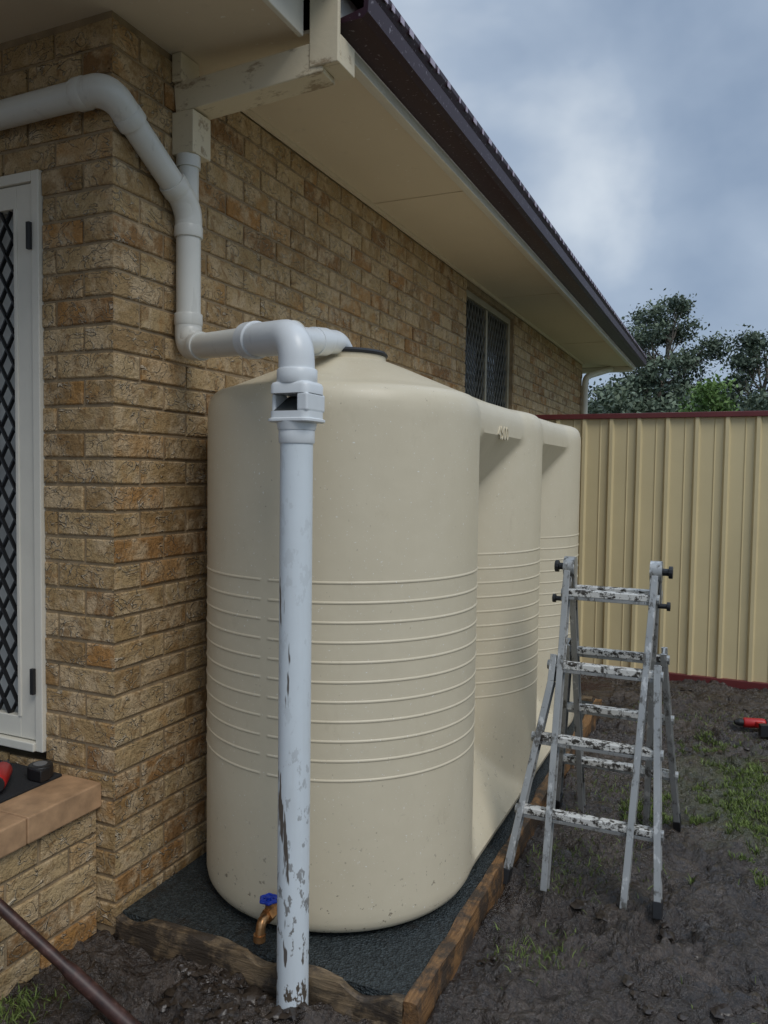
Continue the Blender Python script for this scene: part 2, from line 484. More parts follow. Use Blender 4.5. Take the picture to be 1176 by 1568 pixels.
while yy < LEN + 0.5:
    L_ = random.uniform(0.012, 0.05)
    mb.box((EX+0.1605, yy, HT+0.110), (EX+0.1635, yy+L_, HT+0.132)); yy += 0.11 + random.uniform(-0.04, 0.05)
mb.obj('gutter_edge_drips', plain('drip_grey', (0.42, 0.36, 0.44), 0.3), house)
# roof
mb = MB()
rx0 = EX + 0.085
sl = math.tan(math.radians(23))
rows = 16; rd = 0.32
for i in range(rows):
    xa_ = rx0 - i*rd; xb_ = rx0 - (i+1)*rd - 0.02
    za_ = HT + 0.165 + i*rd*sl; zb2 = HT + 0.165 + (i+1)*rd*sl
    mb.add([(xa_, -2.6, za_), (xa_, LEN+0.58, za_), (xb_, LEN+0.58, zb2), (xb_, -2.6, zb2),
            (xa_, -2.6, za_-0.025), (xa_, LEN+0.58, za_-0.025)], [(0, 1, 2, 3), (4, 5, 1, 0)])
xr = rx0 - rows*rd; zr = HT + 0.16 + rows*rd*sl
mb.add([(xr, -2.6, zr), (xr, LEN+0.58, zr), (2*xr-rx0, LEN+0.58, HT+0.16), (2*xr-rx0, -2.6, HT+0.16)], [(0, 1, 2, 3)])
mb.add([(rx0, LEN+0.575, HT+0.013), (xr, LEN+0.575, zr), (2*xr-rx0, LEN+0.575, HT+0.013)], [(0, 1, 2)])
mb.add([(rx0, -2.595, HT+0.013), (xr, -2.595, zr), (2*xr-rx0, -2.595, HT+0.013)], [(0, 1, 2)])
mb.obj('roof', M_ROOF, house)
# timber beam and brackets under the eave
mb = MB()
mb.bar((0.0095, 0.335, HT-0.150), (EX-0.001, 0.372, HT-0.098), 0.10, 0.10)
mb.obj('eave_beam', M_WEATH, house, bevel=0.004)
mb = MB()
mb.box((0.0095, 0.275, HT-0.345), (0.10, 0.375, HT-0.202))
mb.box((0.0095, 0.275, HT-0.098), (0.05, 0.375, HT-0.002))
mb.box((EX-0.040, GY-0.0375, HT-0.13), (EX+0.065, GY-0.0195, HT+0.40))
mb.box((EX+0.0025, GY-0.019, HT-0.13), (EX+0.065, GY+0.085, HT-0.037))
mb.obj('beam_bracket', M_WEATH, house, bevel=0.003)
mb = MB(); mb.tube(rpath([(0.30, LEN+0.40, HT-0.03), (0.06, LEN-0.1, HT-0.18), (0.06, LEN-0.1, 0.1)], 0.1), 0.04, 16)
mb.obj('rear_downpipe', M_FRAME, house, smooth=True)

# ------------------------------------------------------------ pipes on the wall
pipe = empty('pvc_downpipe')
R = 0.0425
DP = (0.058, 0.305)
mb = MB()
P0 = (-3.0, -0.062, 2.655); P1 = (0.045, -0.062, 2.69); P2 = (DP[0], DP[1], 2.44)
P3 = (DP[0], DP[1], 1.955)
P4 = (0.70, -0.05, 1.90)
mb.tube(rpath([P0, P1, P2, P3, P4], [0, 0.10, 0.09, 0.10, 0]), R, 28)
V = Vector
def bend(p0, p, p1, rad, r=R*1.10):
    p0, p, p1 = V(p0), V(p), V(p1)
    a = p + (p0-p).normalized()*rad; b = p + (p1-p).normalized()*rad
    pp = rpath([a, p, b], [0, rad*0.95, 0], 10)
    mb.tube(pp, r, 28)
    for e0, e1 in ((pp[0], pp[1]), (pp[-1], pp[-2])):
        d = (e1-e0).normalized()
        mb.tube([e0 - d*0.006, e0 - d*0.002, e0 + d*0.03, e0 + d*0.034], [r*1.02, r*1.05, r*1.05, r*1.02], 28)
bend(P0, P1, P2, 0.12); bend(P1, P2, P3, 0.10); bend(P2, P3, P4, 0.11)
mb.obj('pipe_run', M_PVC, pipe, smooth=True)
mb = MB()
mb.tube([(DP[0]-0.004, DP[1]+0.004, 2.42), (DP[0]-0.004, DP[1]+0.004, 2.60)], 0.036, 24)
mb.tube([(DP[0]-0.004, DP[1]+0.004, 2.575), (DP[0]-0.004, DP[1]+0.004, 2.615)], 0.042, 24)
mb.obj('inspection_stub', M_PVC, pipe, smooth=True)

# first flush diverter
ff = empty('first_flush_diverter')
FX, FY = 0.722, -0.070
mb = MB()
mb.tube([(FX, FY, -0.1), (FX, FY, 1.62)], 0.0455, 32)
mb.obj('standpipe', M_PVCB, ff, smooth=True)
mb = MB()
mb.tube([(FX, FY, 1.60), (FX, FY, 1.604), (FX, FY, 1.636), (FX, FY, 1.64)], [0.048, 0.050, 0.050, 0.048], 32)
mb.tube([(FX, FY, 1.637), (FX, FY, 1.66)], [0.052, 0.057], 32)
mb.obj('collar', M_PVCW, ff, smooth=True)
hw, hd = 0.062, 0.052
HZ = 1.665
def ring(hx, hy, rc, n=6):
    pts = []
    for cxs, cys, a0 in ((1, 1, 0), (-1, 1, 90), (-1, -1, 180), (1, -1, 270)):
        for k in range(n+1):
            a = math.radians(a0 + 90*k/n)
            pts.append((cxs*(hx-rc) + rc*math.cos(a), cys*(hy-rc) + rc*math.sin(a)))
    return pts
def stack(mb, levels, rc=0.022):
    vs = []; m = None
    for (zz_, e) in levels:
        r_ = ring(hw+e, hd+e, rc)
        m = len(r_)
        vs += [(FX+a, FY+b, HZ+zz_) for a, b in r_]
    fs = []
    for i in range(len(levels)-1):
        for k in range(m):
            fs.append((i*m+k, i*m+(k+1) % m, (i+1)*m+(k+1) % m, (i+1)*m+k))
    fs.append(tuple(range(m))[::-1]); fs.append(tuple((len(levels)-1)*m+k for k in range(m)))
    mb.add(vs, fs)
mb = MB()
stack(mb, [(-0.008, 0.001), (-0.005, 0.005), (0.001, 0.005), (0.004, 0.0), (0.022, 0.0), (0.022, -0.008)])
stack(mb, [(0.070, -0.008), (0.070, 0.0), (0.092, 0.0), (0.099, -0.003), (0.103, -0.010)])
def rbox(x0, x1, y0_, y1_, z0_, z1_): mb.box((FX+x0, FY+y0_, HZ+z0_), (FX+x1, FY+y1_, HZ+z1_))
mb.obj('rain_head_caps', M_PVCW, ff, smooth=True)
mb = MB()
rbox(-hw+0.001, -hw+0.013, -hd+0.018, hd-0.018, 0.0215, 0.0705)
rbox(hw-0.034, hw-0.001, -hd+0.001, hd-0.001, 0.0215, 0.0705)
rbox(-hw+0.010, hw-0.0385, hd-0.012, hd-0.001, 0.0215, 0.0705)
mb.obj('rain_head_posts', M_PVCW, ff, bevel=0.010, bseg=3)
mb = MB()
mb.add([(FX-hw+0.012, FY-hd+0.010, HZ+0.0225), (FX+hw-0.034, FY-hd+0.010, HZ+0.0225), (FX+hw-0.034, FY+hd-0.014, HZ+0.069), (FX-hw+0.012, FY+hd-0.014, HZ+0.069)], [(0, 1, 2, 3)])
mb.obj('leaf_screen', plain('steel_mesh', (0.07, 0.075, 0.075), 0.4, 0.3), ff)
mb = MB()
dirn = (V(P4) - V(P3)).normalized()
TE = V(P3) + dirn*0.49
mb.tube(rpath([TE, (FX-0.005, FY+0.0, 1.893), (FX, FY, 1.76)], [0, 0.12, 0], 12), 0.050, 32)
mb.tube([TE - dirn*0.03, TE - dirn*0.026, TE + dirn*0.026, TE + dirn*0.03], [0.052, 0.056, 0.056, 0.052], 32)
mb.tube([(FX, FY, 1.762), (FX, FY, 1.766), (FX, FY, 1.80), (FX, FY, 1.804)], [0.053, 0.056, 0.056, 0.053], 32)
mb.obj('bend_and_socket', M_PVCW, ff, smooth=True)
mb = MB()
mb.tube(rpath([(0.60, -0.01, 1.905), (0.56, 0.50, 1.975), (0.555, 0.57, 1.86)], [0, 0.07, 0], 8), 0.041, 28)
mb.tube([(0.575, 0.28, 1.944), (0.570, 0.36, 1.955)], 0.046, 28)
mb.obj('tank_inlet_branch', M_PVCW, ff, smooth=True)

# ------------------------------------------------------------ tank
tank = empty('slimline_water_tank')
CX, R0, TB = 0.537, 0.485, 0.075
CY = [0.585, 1.57, 2.555]
NR = 11
RIBZ = [0.500 + 0.0612*i for i in range(NR)]
def sst(a, b, x):
    t_ = min(1, max(0, (x-a)/(b-a))); return t_*t_*(3-2*t_)
FM = R0 - 0.030
def fill(z):
    up = 0.12 + (FM-0.12) * max(0, min(1, (z-1.20)/0.40))**0.8
    dn = 0.12 + (R0-0.008-0.12) * max(0, min(1, (0.50-z)/0.44))**0.9
    return max(up, dn)
def hh(y, z):
    best = 0
    for c in CY:
        d = abs(y-c)
        if d < R0: best = max(best, math.sqrt(R0*R0-d*d))
    fz = fill(z); k = 0.012
    m = max(best, fz); n_ = min(best, fz)
    e = max(k-(m-n_), 0)/k
    return min(R0, m + e*e*k/4)
body = []
z = 0.08
zz = []
while z < 1.65: zz.append(z); z += 0.02
zz = [q for q in zz if all(abs(q-r) > 0.012 for r in RIBZ)]
for q in zz: body.append((q, 0, 0, 0))
for r in RIBZ:
    for dz, am in ((-0.0075, 0), (-0.0050, 0.0), (-0.0026, 0.8), (0.0, 1), (0.0026, 0.8), (0.0050, 0.0), (0.0075, 0)): body.append((r+dz, 0, am, 0))
body.sort(key=lambda q: q[0])
rows_ = [(0.0, 0.055, 0, 0), (0.004, 0.032, 0, 0), (0.014, 0.014, 0, 0), (0.030, 0.004, 0, 0), (0.05, 0.0, 0, 0)] + body
rows_ += [(1.665, 0.002, 0, 0), (1.690, 0.008, 0, 0), (1.708, 0.018, 0, 0), (1.720, 0.032, 0, 0), (1.727, 0.05, 0, 0),
          (1.732, 0.07, 0, 0), (1.732, 0.10, 0, 0.12), (1.732, 0.18, 0, 0.42), (1.732, 0.27, 0, 0.75), (1.732, 0.33, 0, 0.95), (1.732, 0.36, 0, 1.0), (1.732, 0.484, 0, 1.0)]
cols = []
dg = 180.0
while dg <= 360.0:
    cols.append(('c', 0, math.radians(dg)))
    dg += 0.5 if 263 <= dg < 271 else 1.6
ys = set()
for c in CY:
    for tdeg in range(-88, 89, 2): ys.add(round(c + R0*math.sin(math.radians(tdeg)), 4))
ys |= {CY[0]+0.4925, CY[1]+0.4925}
ys = sorted(y for y in ys if CY[0]+0.01 < y < CY[2]-0.01)
for y in ys: cols.append(('s', 1, y))
for dg in range(0, 181, 4): cols.append(('c', 2, math.radians(dg)))
for y in reversed(ys): cols.append(('s', -1, y))
vs = []
nc = len(cols)
RISE = 0.115
RA = 0.0025
for (z, ins, am, dm) in rows_:
    for typ, w_, val in cols:
        if typ == 'c':
            cy_ = CY[w_]; dg = math.degrees(val) % 360
            a = am
            if w_ == 0 and 265.0 < dg < 268.6: a = 0
            rr_ = R0 - ins + RA*a
            x = CX + rr_*math.cos(val); y = cy_ + rr_*math.sin(val)
        else:
            y = val
            near = min(abs(y-c) for c in CY)
            a = am if near < 0.44 else 0
            h = max(0.001, hh(y, z) - ins) + RA*a
            x = CX + w_*h
        rise = RISE*(1 - 0.55*sst(1.0, 1.35, y))*dm
        vs.append((x, y, TB + z + rise))
fs = []
for i in range(len(rows_)-1):
    for k in range(nc):
        k2 = (k+1) % nc
        fs.append((i*nc+k, i*nc+k2, (i+1)*nc+k2, (i+1)*nc+k))
fs.append(tuple(range(nc))[::-1])
mb = MB(); mb.add(vs, fs)
mb.obj('tank_shell', M_TANK, tank, smooth=True, angle=30)
mb = MB()
mb.tube([(CX, CY[0], 1.86), (CX, CY[0], 1.935)], 0.145, 40)
mb.obj('tank_neck', M_TANK, tank, smooth=True)
mb = MB()
mb.tube([(CX, CY[0], 1.936), (CX, CY[0], 1.944), (CX, CY[0], 1.952)], [0.150, 0.152, 0.145], 40)
mb.obj('tank_lid_strainer', M_BLACK, tank, smooth=True)
fc = bpy.data.curves.new('embossed_text', 'FONT'); fc.body = '4500'; fc.size = 0.075; fc.extrude = 0.003
fo = bpy.data.objects.new('embossed_text', fc); COL.objects.link(fo); fo.parent = tank
fo.rotation_euler = (math.radians(90), 0, math.radians(90)); fo.location = (CX+FM+0.001, 0.985, 1.66)
fc.materials.append(M_TANK)
# tap
tap = empty('ball_valve_tap')
mb = MB()
o = V((0.568, 0.095, 0.165))
mb.tube([o + V((0, 0.02, 0)), o + V((0, -0.05, 0))], 0.015, 12)
mb.tube([o + V((0, -0.035, 0)), o + V((0, -0.065, 0))], 0.022, 6)
mb.tube(rpath([o + V((0, -0.05, 0)), o + V((0, -0.09, 0)), o + V((0, -0.10, -0.045))], [0, 0.03, 0]), 0.015, 12)
mb.tube([o + V((0, -0.10, -0.035)), o + V((0, -0.101, -0.055))], 0.019, 12)
mb.tube([o + V((0, -0.05, 0)), o + V((0, -0.05, 0.045))], 0.011, 10)
mb.obj('brass_body', M_BRASS, tap, smooth=True)
mb = MB()
cc = o + V((0, -0.05, 0.048))
pts = []
for k in range(25):
    a = 2*math.pi*k/24
    rr_ = 0.023 + 0.003*math.cos(6*a)
    pts.append(cc + V((rr_*math.cos(a), rr_*math.sin(a), 0)))
mb.tube(pts, 0.006, 8, cap=False)
for k in range(3):
    a = math.pi*k/3
    d = V((math.cos(a), math.sin(a), 0))*0.022
    mb.bar(cc-d, cc+d, 0.007, 0.006)
mb.tube([cc - V((0, 0, 0.006)), cc + V((0, 0, 0.008))], 0.008, 10)
mb.obj('blue_handwheel', M_BLUE, tap, smooth=True)

# ------------------------------------------------------------ tank base pad
pad = empty('timber_tank_base')
mb = MB(); mb.box((0.03, 0.0, -0.1), (1.05, 3.16, 0.066)); mb.obj('gravel_bed', M_GRAVEL, pad)
def rough_beam(p, q, w, h, mat, name, seg=40, amp=0.008, notch=0.0):
    p = V(p); q = V(q); d = q-p; dn = d.normalized(); r = dn.cross(V((0,0,1))).normalized(); u = V((0,0,1))
    NS = 5
    prof = []
    for i in range(NS): prof.append((-w/2 + w*i/NS, h/2))
    for i in range(NS): prof.append((w/2, h/2 - h*i/NS))
    for i in range(NS): prof.append((w/2 - w*i/NS, -h/2))
    for i in range(NS): prof.append((-w/2, -h/2 + h*i/NS))
    n_ = len(prof)
    vs = []
    for i in range(seg+1):
        c = p + d*(i/seg)
        for (a, b) in prof:
            nn = noise.noise_vector(V((c.x*7+a*20, c.y*7, c.z+b*20)))
            cut = notch*max(0, noise.noise(c*6.0+V((0, 0, 3)))) * (1 if b > 0 else 0)
            vs.append(c + r*(a*0.98 + nn.x*amp) + u*(b + nn.z*amp - cut))
    fs = []
    for i in range(seg):
        for k in range(n_):
            k2 = (k+1) % n_
            fs.append((i*n_+k, i*n_+k2, (i+1)*n_+k2, (i+1)*n_+k))
    fs.append(tuple(range(n_))[::-1]); fs.append(tuple(seg*n_+k for k in range(n_)))
    m_ = MB(); m_.add(vs, fs); m_.obj(name, mat, pad, smooth=True, angle=50)
rough_beam((0.03, -0.012, 0.008), (1.045, -0.012, 0.008), 0.036, 0.13, M_WOODX, 'front_timber', 90, 0.014, 0.08)
rough_beam((1.07, -0.028, 0.012), (1.07, 3.2, 0.012), 0.042, 0.14, M_WOODY, 'side_timber', 130, 0.008, 0.02)
rough_beam((0.03, 3.19, 0.02), (1.03, 3.19, 0.02), 0.05, 0.13, M_WOODX, 'back_timber')

# ------------------------------------------------------------ ladder
lad = empty('folding_ladder')
mb = MB(); mr = MB(); mk = MB()
TZ = 1.14
def lerp(a, b, t_): return V(a)*(1-t_) + V(b)*t_
def channel(mb, p, q, w, h, up):
    p = V(p); q = V(q); d = (q-p).normalized()
    u = V(up); r = d.cross(u).normalized(); u2 = r.cross(d).normalized()
    mb.bar(p, q, w*0.35, h, up)
    for s_ in (-1, 1):
        mb.bar(p + u2*s_*(h/2-0.004), q + u2*s_*(h/2-0.004), w, 0.0085, up)
def side(ytop, yfoot, xl, xr, fl, fr, zf, sgn):
    for xt, xb in ((xl, xl+0.005), (xr, xr-0.045)):
        channel(mb, (xt, ytop, TZ), (xb, yfoot, zf), 0.024, 0.055, (0, 1, 0))
    for xt, xb, s_ in ((xl, fl, -1), (xr, fr, 1)):
        a = lerp((xt, ytop, TZ), (xt, yfoot, 0), 0.28); a.x += s_*0.026
        b = V((xb, yfoot, zf))
        k = lerp(a, b, 0.12); k.x = a.x + s_*0.004
        channel(mb, a, k, 0.024, 0.062, (0, 1, 0)); channel(mb, k, b, 0.024, 0.062, (0, 1, 0))
        dn = (k-b).normalized()
        mk.bar(b - dn*0.005, b + dn*0.05, 0.030, 0.070, (0, 1, 0))
    for i, t_ in enumerate((0.07, 0.31, 0.545, 0.775)):
        zc = TZ*(1-t_); yc = ytop + (yfoot-ytop)*t_
        if i == 0: xa, xb = xl, xr
        else:
            k = (t_-0.28)/0.72
            xa = xl-0.026 + (fl-xl+0.026)*k; xb = xr+0.026 + (fr-xr-0.026)*k
        mr.bar((xa, yc, zc), (xb, yc, zc), 0.042, 0.026)
        mb.bar((xa, yc-sgn*0.004, zc-0.020), (xb, yc-sgn*0.004, zc-0.020), 0.030, 0.013)
        for xx in (xa-0.008, xb+0.008):
            mb.tube([(xx-0.012, yc, zc-0.004), (xx+0.012, yc, zc-0.004)], 0.019, 10)
side(1.19, 0.86, 1.235, 1.565, 1.090, 1.635, 0.0, 1)
side(1.27, 1.63, 1.235, 1.565, 1.13, 1.650, 0.0, -1)
mb.obj('rails', M_ALU, lad, bevel=0.0015)
mr.obj('rungs', M_RUNG, lad, bevel=0.003)
mh = MB()
for x in (1.235, 1.565):
    mh.tube([(x-0.022, 1.23, TZ+0.015), (x+0.022, 1.23, TZ+0.015)], 0.042, 20)
    mh.bar((x-0.016, 1.23, TZ+0.02), (x-0.016, 1.175, TZ-0.12), 0.006, 0.05, (0, 1, 0))
    mh.bar((x+0.016, 1.23, TZ+0.02), (x+0.016, 1.285, TZ-0.12), 0.006, 0.05, (0, 1, 0))
mh.obj('hinges', M_ALU, lad, smooth=True)
for x, s_ in ((1.235, -1), (1.565, 1)):
    mk.tube([(x+s_*0.020, 1.23, TZ+0.015), (x+s_*0.05, 1.23, TZ+0.015)], 0.014, 12)
    mk.tube([(x+s_*0.045, 1.23, TZ+0.015), (x+s_*0.060, 1.23, TZ+0.015)], 0.024, 12)
    mk.tube([(x+s_*0.012, 1.185, TZ-0.11), (x+s_*0.05, 1.185, TZ-0.11)], 0.010, 10)
    mk.tube([(x+s_*0.045, 1.185, TZ-0.11), (x+s_*0.058, 1.185, TZ-0.11)], 0.017, 12)
mk.obj('knobs_and_feet', M_BLACK, lad, bevel=0.002)

# ------------------------------------------------------------ fence
fence = empty('steel_fence')
FYY = 4.30
mb = MB()
per = 0.205; x = 0.16; pts = []
while x < 9.0:
    pts += [(x, 0), (x+0.085, 0), (x+0.092, -0.006), (x+0.100, 0), (x+0.150, 0), (x+0.163, -0.026), (x+0.187, -0.026), (x+0.2, 0)]
    x += per
vs = [(a, FYY+b, z) for z in (0.02, 1.97) for a, b in pts]
n_ = len(pts)
mb.add(vs, [(i, i+1, n_+i+1, n_+i) for i in range(n_-1)])
mb.obj('ribbed_sheet', M_FENCE, fence)
mb = MB()
mb.box((0.14, FYY-0.035, 1.965), (9.0, FYY+0.025, 2.005)); mb.box((0.14, FYY-0.035, -0.015), (9.0, FYY+0.025, 0.045))
mb.box((0.10, FYY-0.03, -0.1), (0.139, FYY+0.03, 2.0))
mb.obj('rails_and_posts', M_MAROON, fence, bevel=0.004)

# ------------------------------------------------------------ ground
def axis(lo, hi, step, far_):
    c = list(np.arange(lo, hi, step))
    s_ = step; v_ = hi; up = []
    while v_ < far_: up.append(v_); s_ *= 1.35; v_ += s_
    up.append(far_)
    s_ = step; v_ = lo; dn = []
    while v_ > -far_: s_ *= 1.35; v_ -= s_; dn.append(max(v_, -far_))
    return np.array(sorted(set(dn)) + c + up)
xs = axis(-0.2, 3.1, 0.0125, 600); ysg = axis(-0.7, 4.4, 0.014, 600)
random.seed(12)
FEET = []
for i in range(40):
    FEET.append((random.uniform(1.25, 3.0), random.uniform(-0.5, 3.9), random.uniform(0, math.pi)))
for i in range(5): FEET.append((random.uniform(0.2, 1.2), random.uniform(-0.5, -0.2), random.uniform(0, math.pi)))
def gz(x, y):
    d = max(0, abs(x-1.6)-3, abs(y-1.8)-3.5)
    k = max(0, 1-d/3)
    z = 0.0
    if k > 0:
        p = V((x, y, 0))
        z += 0.022*noise.noise(p*1.7) + 0.036*noise.noise(p*5 + V((7, 3, 0)))
        wv = V((noise.noise(p*6), noise.noise(p*6+V((9, 0, 0))), 0))
        z += 0.050*(0.3-abs(noise.noise(p*9 + wv*1.5)))
        z += 0.034*(0.25-abs(noise.noise(p*19 + wv*2)))
        z += 0.014*noise.noise(p*38)
        for fx, fy, fa in FEET:
            ddx = x-fx; ddy = y-fy
            if abs(ddx) < 0.2 and abs(ddy) < 0.2:
                u_ = ddx*math.cos(fa)+ddy*math.sin(fa); w_ = -ddx*math.sin(fa)+ddy*math.cos(fa)
                q = math.sqrt((u_/0.13)**2 + (w_/0.048)**2)
                if q < 1: z = z*0.5 - 0.030*(1-q**4)
                elif q < 1.5: z += 0.018*math.sin(math.pi*(q-1)/0.5)
        if y > -0.02 and x < 1.10: z = min(z, 0.0)
        z *= k
    return z - 0.014
vs = [(x, y, gz(x, y)) for y in ysg for x in xs]
nx = len(xs)
fs = [(j*nx+i, j*nx+i+1, (j+1)*nx+i+1, (j+1)*nx+i) for j in range(len(ysg)-1) for i in range(nx-1)]
mb = MB(); mb.add(vs, fs); g = mb.obj('ground', M_GROUND, None)
g.data.polygons.foreach_set('use_smooth', [True]*len(g.data.polygons))

# mud clods
mb = MB()
def clod(c, r):
    vs = []
    N1, N2 = 6, 9
    o = random.random()*50
    sx, sy = random.uniform(0.7, 1.5), random.uniform(0.7, 1.5)
    for i in range(1, N1):
        ph = math.pi*i/N1
        for k in range(N2):
            th = 2*math.pi*k/N2
            d = V((math.sin(ph)*math.cos(th)*sx, math.sin(ph)*math.sin(th)*sy, 0.5*math.cos(ph)))
            vs.append(V(c) + d*r*(1+1.1*noise.noise(d*2.2+V((o, 0, 0)))))
    top = V(c)+V((0, 0, 0.5*r)); bot = V(c)-V((0, 0, 0.5*r))
    vs += [top, bot]; T_ = len(vs)-2; fs = []
    for i in range(N1-2):
        for k in range(N2):
            k2 = (k+1) % N2
            fs.append((i*N2+k, (i+1)*N2+k, (i+1)*N2+k2, i*N2+k2))
    for k in range(N2):
        k2 = (k+1) % N2
        fs.append((T_, k, k2)); fs.append((T_+1, (N1-2)*N2+k2, (N1-2)*N2+k))
    mb.add(vs, fs)
for i in range(1700):
    if random.random() < 0.45: x = random.uniform(0.1, 1.3); y = random.uniform(-0.55, -0.05)
    else: x = random.uniform(1.12, 3.4); y = random.uniform(-0.6, 4.2)
    if -0.1 < x < 1.13 and y > -0.04: continue
    if noise.noise(V((x*2.5, y*2.5, 4))) < -0.05: continue
    r = random.uniform(0.005, 0.015) * (2.2 if random.random() < 0.12 else 1)
    clod((x, y, gz(x, y)+r*0.05), r)
mb.obj('mud_clods', M_CLOD, None, smooth=True, angle=60)

# grass
mb = MB()
def blade(x, y, h, lean, w=0.0025):
    z = gz(x, y)-0.004; a = random.uniform(0, 2*math.pi); b = random.uniform(0, 2*math.pi)
    dx_, dy_ = math.cos(a)*w, math.sin(a)*w
    lx, ly = math.cos(b)*lean, math.sin(b)*lean
    r = random.random()
    mb.add([(x-dx_, y-dy_, z), (x+dx_, y+dy_, z), (x+lx*0.4+dx_*0.7, y+ly*0.4+dy_*0.7, z+h*0.65), (x+lx*0.4-dx_*0.7, y+ly*0.4-dy_*0.7, z+h*0.65), (x+lx, y+ly, z+h)],
           [(0, 1, 2, 3), (3, 2, 4)], r)
for i in range(80000):
    x = random.uniform(1.4, 3.3); y = random.uniform(1.0, 3.3)
    d = math.hypot((x-GCX)/0.90, (y-GCY)/0.92)
    if 0.66 + 1.0*noise.noise(V((x*3.2, y*3.2, 5))) + 0.9*noise.noise(V((x*13, y*13, 9))) < d: continue
    blade(x, y, random.uniform(0.010, 0.034), random.uniform(0.005, 0.035))
for cx_, cy_, n_, rr_ in ((1.30, 0.48, 200, 0.13), (1.25, 1.05, 300, 0.18), (0.02, -0.42, 300, 0.09), (-0.03, -0.62, 400, 0.10), (1.40, 1.25, 260, 0.22), (1.35, 1.9, 350, 0.24), (1.75, 3.2, 600, 0.4), (2.2, 0.5, 100, 0.3)):
    for i in range(n_):
        x = random.gauss(cx_, rr_*0.6); y = random.gauss(cy_, rr_*0.6)
        if x < 1.13 and y > -0.05: continue
        if x < PX+0.03: continue
        blade(x, y, random.uniform(0.010, 0.034), random.uniform(0.005, 0.035), 0.002)
mb.obj('grass', M_GRASS, None, attr=True)

# ------------------------------------------------------------ trees
def foliage(mb, centers, n, size):
    for (c, r) in centers:
        c = V(c)
        base = random.uniform(0.15, 0.75)
        for i in range(n):
            g_ = V((random.gauss(0, 0.48), random.gauss(0, 0.48), random.gauss(0, 0.48)))
            p = c + V((g_.x*r[0], g_.y*r[1], g_.z*r[2]))
            s_ = size*random.uniform(0.5, 1.3)
            u = V((random.gauss(0, 1), random.gauss(0, 1), random.gauss(0, 1))).normalized()
            w = u.cross(V((random.gauss(0, 1), random.gauss(0, 1), random.gauss(0, 1)))).normalized()
            sh = min(1, max(0, base + 0.6*g_.z + random.uniform(-0.2, 0.2)))  # light from above painted into leaf tone: clump tops paler, undersides darker
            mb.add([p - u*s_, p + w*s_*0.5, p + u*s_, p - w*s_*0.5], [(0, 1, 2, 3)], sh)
def gum(name, x, y, H, crown_w, base_frac, nb, seed):
    random.seed(seed)
    e = empty(name, (x, y, 0))
    mt = MB(); ml = MB()
    path = [V((0.25*math.sin(i*1.1), 0.2*math.cos(i), H*0.9*i/8)) for i in range(9)]
    mt.tube(path, [0.22*(1-i/9)+0.03 for i in range(9)], 10)
    cs = []
    for b in range(nb):
        t_ = base_frac + (1-base_frac)*(b+0.5)/nb
        a = b*2.4 + random.uniform(-0.5, 0.5)
        q_ = (t_-base_frac)/(1-base_frac)
        env = crown_w*(0.35+0.65*math.sin(math.pi*min(1, max(0.05, q_))**1.5))*random.uniform(0.55, 1.05)
        tip = V((math.cos(a)*env, math.sin(a)*env, H*t_*0.95))
        st = path[max(1, min(7, int((t_-0.12)*8)))]
        mid = (st + tip)/2 + V((0, 0, -0.25))
        mt.tube([st, mid, tip], [0.07, 0.045, 0.015], 6)
        for q in range(5):
            off = V((random.gauss(0, 0.5), random.gauss(0, 0.5), random.gauss(0, 0.40)))*crown_w*0.42
            s_ = random.uniform(0.35, 0.75)
            cs.append((tip + off, (s_*1.25, s_*1.25, s_*0.75)))
            mt.tube([mid, (mid+tip+off)/2 + V((0, 0, -0.05)), tip+off], [0.03, 0.02, 0.008], 5)
    foliage(ml, cs, 190, 0.11)
    mt.obj('trunk_and_limbs', M_BARK, e, smooth=True)
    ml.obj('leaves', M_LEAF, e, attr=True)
gum('gum_tree', -1.85, 43, 11.2, 2.3, 0.36, 20, 3)
gum('gum_tree', 2.9, 42, 8.6, 2.1, 0.32, 16, 11)
gum('gum_tree', -4.2, 46, 7.6, 1.6, 0.4, 9, 21)
gum('gum_tree', 7.5, 40, 9.4, 2.3, 0.35, 15, 31)
random.seed(5)
mb = MB(); cs = []
for i in range(350):
    x = random.uniform(-14, 22); y = random.uniform(36, 48)
    top = 5.9 + 1.9*noise.noise(V((x*0.4, 0, 2)))
    zc = top*random.random()**0.7
    s_ = random.uniform(0.6, 1.3)
    cs.append(((x, y, zc), (s_*1.2, s_*1.2, s_*0.8)))
foliage(mb, cs, 150, 0.15)
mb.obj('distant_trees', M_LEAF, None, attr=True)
mb = MB(); cs = []
for i in range(40):
    x = random.uniform(-0.4, 1.6); s_ = random.uniform(0.4, 0.7)
    cs.append(((x, 32+random.uniform(-1, 1), random.uniform(0.5, 5.8)*(1-abs(x-0.6)*0.3)), (s_, s_, s_*0.8)))
foliage(mb, cs, 220, 0.10)
mb.obj('leafy_bush', M_LEAF2, None, attr=True)

